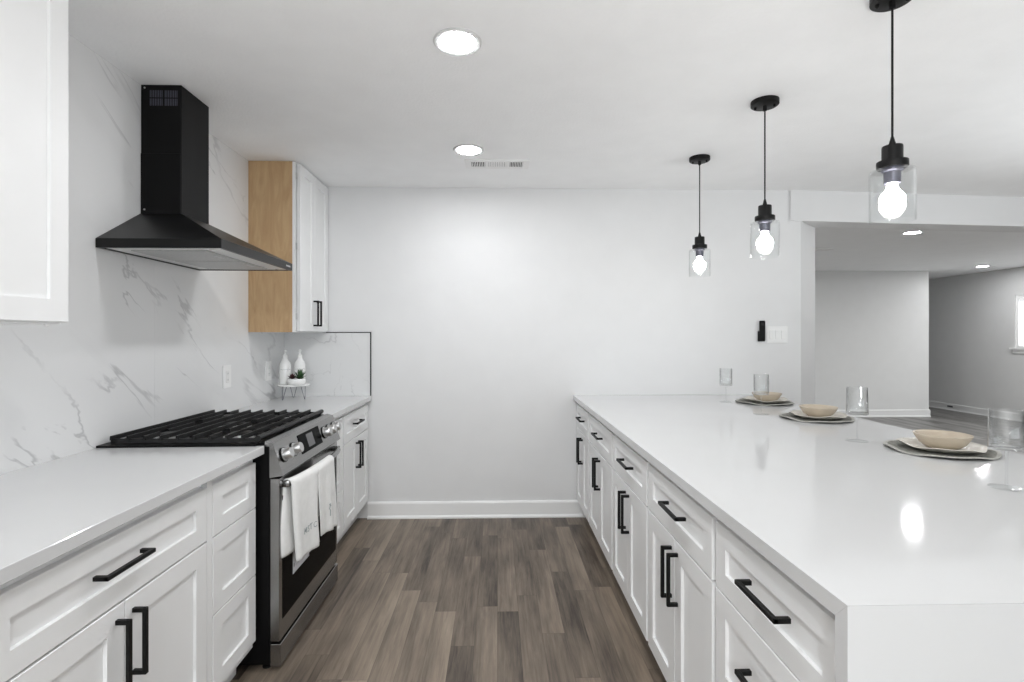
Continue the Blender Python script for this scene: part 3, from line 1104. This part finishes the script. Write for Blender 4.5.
def placemat(label, x, y, ph):
    t = thing('placemat', label, 'placemat', (x, y, 0.9), 'grey woven placemats')
    R = 0.172

    def wob(a, k):
        fr = (k in (2, 3, 4, 5)) and 1 or 0.25
        return 0.004 * math.sin(3 * a + ph) * fr, (0.0035 * (1 + math.sin(4 * a + ph)) + 0.002 * (1 + math.sin(7 * a + 2 * ph))) * (1 if k in (2, 3, 4, 5) else 0.0)
    MB().lathe([(0, 0.0008), (R * 0.8, 0.0008), (R - 0.012, 0.0010), (R - 0.012, 0.0050), (R * 0.8, 0.0048), (R * 0.78, 0.0046), (0, 0.0046)], x, y, 0.9, 64,
               wob=lambda a, k: wob(a, k if k in (2, 3) else 0)).build('woven_disc', M_MATTOP, t, smooth=60)
    MB().lathe([(R - 0.0118, 0.0010), (R, 0.0012), (R + 0.001, 0.0032), (R, 0.0054), (R - 0.0118, 0.0052)], x, y, 0.9, 64, closed=True,
               wob=lambda a, k: wob(a, 3)).build('braided_rim', M_MATRIM, t, smooth=60)
    return t


def plate(label, x, y, ph):
    t = thing('dinner_plate', label, 'plate', (x, y, 0.907), 'cream dinner plates')
    R = 0.134

    def wob(a, k):
        s = (0, 0, 0.15, 0.6, 1, 1, 1, 0.6, 0.15, 0, 0)[k]
        return s * (0.004 * math.sin(5 * a + ph) + 0.003 * math.sin(3 * a + 2 * ph)), s * (0.003 * math.sin(4 * a + ph) + 0.002 * math.sin(7 * a))
    MB().lathe([(0, 0.0), (0.075, 0.0), (0.088, 0.002), (0.112, 0.011), (R - 0.002, 0.019), (R, 0.0205), (R - 0.002, 0.022), (0.112, 0.0155), (0.086, 0.0065), (0.072, 0.0050), (0, 0.0050)],
               x, y, 0.9065, 64, wob=wob).build('dish', M_CREAM, t, smooth=60)
    sp = MB()
    for k in range(14):
        a = 2 * PI * k / 14 + ph
        dr, dz = wob(a, 5)
        sp.lathe([(0, 0.001), (0.0022, 0.0), (0, -0.001)], x + (R - 0.006 + dr) * math.cos(a), y + (R - 0.006 + dr) * math.sin(a), 0.9065 + 0.0215 + dz, 8)
    sp.build('rim_speckles', M_BEIGE, t)
    return t


def bowl(label, x, y):
    t = thing('bowl', label, 'bowl', (x, y, 0.9125), 'beige bowls')
    MB().lathe([(0, 0.0), (0.046, 0.0), (0.054, 0.004), (0.072, 0.020), (0.086, 0.043), (0.089, 0.0505), (0.0885, 0.0525), (0.086, 0.0515), (0.082, 0.043), (0.068, 0.022), (0.048, 0.009), (0, 0.006)],
               x, y, 0.9123, 56).build('vessel', M_BEIGE, t, smooth=60)
    MB().lathe([(0.0862, 0.0514), (0.0885, 0.0532), (0.0904, 0.0510), (0.0892, 0.0495)], x, y, 0.9123, 56, closed=True).build('rim', M_BEIGE, t, smooth=60)
    return t


def goblet(label, x, y, first=None):
    if first is not None:
        t = copy_tree(first)
        t.location = (x, y, 0.9)
        t['label'] = label
        return t
    t = thing('wine_glass', label, 'glass', (0, 0, 0), 'clear straight-sided wine glasses')
    MB().lathe([(0, 0.0006), (0.040, 0.0006), (0.0415, 0.0014), (0.040, 0.0026), (0.012, 0.0050), (0.004, 0.008), (0, 0.008)], n=40).build('foot', M_FOOT, t, smooth=60, local=True)
    MB().tube([(0, 0, 0.0081), (0, 0, 0.03), (0, 0, 0.08), (0, 0, 0.1109)], [0.0042, 0.0034, 0.0034, 0.0052], 14).build('stem', M_STEM, t, smooth=60, local=True)
    R = 0.0395
    MB().lathe([(0, 0.111), (R - 0.004, 0.111), (R - 0.001, 0.1125), (R, 0.116), (R, 0.222), (R - 0.0008, 0.2228), (R - 0.0016, 0.222), (R - 0.0017, 0.122), (R - 0.005, 0.1195), (0, 0.1190)], n=48).build('cup', M_GLASS, t, smooth=60, local=True)
    t.location = (x, y, 0.9)
    return t


for (x, y, ph, w) in ((1.742, 3.36, 0.4, 'farthest from the camera by the far wall'),
                      (1.672, 2.70, 1.7, 'in the middle of the three place settings'),
                      (1.664, 1.925, 2.9, 'nearest the camera at the right edge')):
    placemat('round grey woven placemat on the peninsula, ' + w, x, y, ph)
    plate('cream wavy-rimmed dinner plate on a placemat, ' + w, x + 0.010, y, ph)
    bowl('shallow beige bowl on a plate, ' + w, x + 0.015, y)
g1 = goblet('clear wine glass farthest away, faint against the far white wall', 1.505, 3.40)
goblet('clear wine glass standing in front of the farthest place setting', 1.463, 2.857, g1)
goblet('clear wine glass to the right of the middle place setting', 1.483, 2.113, g1)
goblet('clear wine glass nearest the camera, at the right edge of the picture', 1.447, 1.445, g1)

# ------------------------------------------------------------------ riser stand with bottles and succulents
RX, RY, RZ = -1.410, 3.655, 1.005
t = thing('riser_stand', 'small round white riser on hairpin legs in the far worktop corner', 'stand', (RX, RY, 0.9))
MB().lathe([(0, -0.012), (0.100, -0.012), (0.104, -0.009), (0.104, -0.002), (0.102, 0), (0, 0)], RX, RY, RZ, 48).build('round_top', M_CERAMIC, t, smooth=40)
for a in (math.radians(236), math.radians(-14), math.radians(112)):
    ca, sa = math.cos(a), math.sin(a)
    tx, ty = -sa, ca
    pts = [(RX + 0.072 * ca + 0.024 * tx, RY + 0.072 * sa + 0.024 * ty, RZ - 0.0121),
           (RX + 0.086 * ca + 0.003 * tx, RY + 0.086 * sa + 0.003 * ty, 0.903),
           (RX + 0.087 * ca, RY + 0.087 * sa, 0.9012),
           (RX + 0.086 * ca - 0.003 * tx, RY + 0.086 * sa - 0.003 * ty, 0.903),
           (RX + 0.072 * ca - 0.024 * tx, RY + 0.072 * sa - 0.024 * ty, RZ - 0.0121)]
    MB().tube(pts, 0.0018, 8).build('leg', M_SOCKET, t)


def bottle(label, x, y):
    t = thing('glass_bottle', label, 'bottle', (x, y, RZ), 'white stoppered bottles on the riser')

    def wob(a, k):
        return (0.0005 * math.sin(22 * a) if k in (2, 3, 4) else 0, 0)
    MB().lathe([(0, 0), (0.034, 0), (0.0375, 0.004), (0.0375, 0.06), (0.0375, 0.122), (0.0362, 0.138), (0.0310, 0.152), (0.0225, 0.164), (0.0180, 0.172), (0.0168, 0.180), (0.0168, 0.194), (0.0180, 0.195), (0.0180, 0.200), (0.0, 0.201)], x, y, RZ, 66, wob=wob).build('vessel', M_CERAMIC, t, smooth=50)
    bd = MB()
    for k in range(12):
        a = math.radians(-118 + k * 9)
        p = (x + 0.0378 * math.cos(a), y + 0.0378 * math.sin(a))
        q = (x + 0.0378 * math.cos(a + 0.09), y + 0.0378 * math.sin(a + 0.09))
        bd.tube([(p[0], p[1], RZ + 0.100 + 0.004 * (k % 2)), (q[0], q[1], RZ + 0.104 - 0.003 * (k % 3))], 0.0012, 5)
    bd.build('embossed_lettering', M_GREYLINE, t)
    s = MB().lathe([(0, 0.201), (0.008, 0.201), (0.007, 0.206), (0.003, 0.208), (0.003, 0.219), (0.0085, 0.224), (0.0100, 0.230), (0.0075, 0.237), (0, 0.239)], x, y, RZ, 20).build('stopper', M_WHITE, t, smooth=50)
    return t


bottle('white ribbed bottle with stopper, left of the two on the riser', -1.467, 3.650)
bottle('white stoppered bottle behind the succulent pot on the riser', -1.388, 3.705)

SX, SY = -1.370, 3.600
t = thing('succulent_pot', 'low round white pot of two small succulents on the riser', 'potted plant', (SX, SY, RZ))
MB().lathe([(0, 0), (0.050, 0), (0.057, 0.006), (0.060, 0.020), (0.058, 0.040), (0.055, 0.042), (0.053, 0.040), (0.053, 0.034), (0, 0.034)], SX, SY, RZ, 40).build('pot', M_CERAMIC, t, smooth=50)
MB().lathe([(0, 0.0345), (0.052, 0.0345), (0.045, 0.038), (0, 0.039)], SX, SY, RZ, 30, wob=lambda a, k: (0, 0)).build('soil', M_SOIL, t)


def leaf(mb, base, d, length, w, curl=0.3, thick=0.35):
    d = Vector(d).normalized()
    side = d.cross(Vector((0, 0, 1)))
    side = side.normalized() if side.length > 1e-3 else Vector((1, 0, 0))
    up = side.cross(d).normalized()
    pts, rs = [], []
    for k in range(6):
        u = k / 5
        pts.append(Vector(base) + d * (length * u) + up * (curl * length * u * u))
        rs.append(w * (0.55 + 1.2 * u) * (1 - u) ** 0.7 + 0.0003)
    rings = []
    for p, r in zip(pts, rs):
        rings.append([mb.bm.verts.new(p + side * r * math.cos(2 * PI * i / 6) + up * r * thick * math.sin(2 * PI * i / 6)) for i in range(6)])
    for A, B in zip(rings[:-1], rings[1:]):
        for i in range(6):
            mb.bm.faces.new((A[i], A[(i + 1) % 6], B[(i + 1) % 6], B[i]))
    mb.bm.faces.new(list(reversed(rings[0])))
    mb.bm.faces.new(rings[-1])


rs = MB()
for ring, (n, el, ln) in enumerate(((10, 0.35, 0.036), (9, 0.8, 0.036), (7, 1.2, 0.030))):
    for k in range(n):
        a = 2 * PI * k / n + ring * 0.4
        leaf(rs, (SX - 0.027, SY - 0.004, RZ + 0.038 + ring * 0.003), (math.cos(a) * math.cos(el), math.sin(a) * math.cos(el), math.sin(el)), ln, 0.0078, 0.35)
rs.build('rosette_succulent', M_LEAFRED, t, smooth=60)['label'] = 'dark maroon rosette succulent'
rs = MB()
for ring, (n, el, ln) in enumerate(((11, 0.45, 0.050), (10, 0.85, 0.066), (8, 1.25, 0.072))):
    for k in range(n):
        a = 2 * PI * k / n + ring * 0.5
        leaf(rs, (SX + 0.024, SY, RZ + 0.037), (math.cos(a) * math.cos(el), math.sin(a) * math.cos(el), math.sin(el)), ln, 0.0056, 0.10, 0.5)
rs.build('spiky_succulent', M_LEAF, t, smooth=60)['label'] = 'green spiky succulent'

# ------------------------------------------------------------------ window of the far room
wn = thing('window_1', 'white window with closed slat blind on the far room right wall', 'window', (BX, 7.27, 1.16))
del wn['label'], wn['category']
wn['kind'] = 'structure'
m = MB()
for (a, b, c, d) in ((6.55, 8.08, 1.95, 1.99), (6.55, 8.08, 1.16, 1.19), (6.55, 6.59, 1.19, 1.95), (8.04, 8.08, 1.19, 1.95)):
    m.box(BX + 0.015, BX + 0.10, a, b, c, d)
m.build('window_frame', M_TRIM, wn)
MB().box(BX + 0.09, BX + 0.096, 6.59, 8.04, 1.19, 1.95).build('window_pane', M_DAY, wn)
m = MB()
m.box(BX - 0.045, BX + 0.10, 6.50, 8.13, 1.135, 1.16)
m.box(BX - 0.018, BX - 0.0005, 6.53, 8.10, 1.075, 1.135)
m.build('window_sill', M_TRIM, wn)
t = thing('window_blind', 'white horizontal slat blind drawn down in the far room window', 'blind', (BX + 0.05, 7.27, 1.93))
MB().box(BX + 0.02, BX + 0.065, 6.60, 8.03, 1.905, 1.945).build('headrail', M_TRIM, t)
m = MB()
for k in range(17):
    z = 1.885 - k * 0.040
    m.poly_prism([(BX + 0.022, z - 0.014), (BX + 0.024, z - 0.016), (BX + 0.062, z + 0.014), (BX + 0.060, z + 0.016)], 6.60, 8.03, 'y')
m.build('slats', M_BLIND, t)

# small floor-level outlet on the far room right wall
t = thing('baseboard_outlet', 'tiny dark outlet set in the far room right baseboard', 'outlet', (BX - 0.015, 9.25, 0.07))
MB().box(BX - 0.0185, BX - 0.0142, 9.20, 9.31, 0.055, 0.085).build('cover_plate', M_DARKPRINT, t)
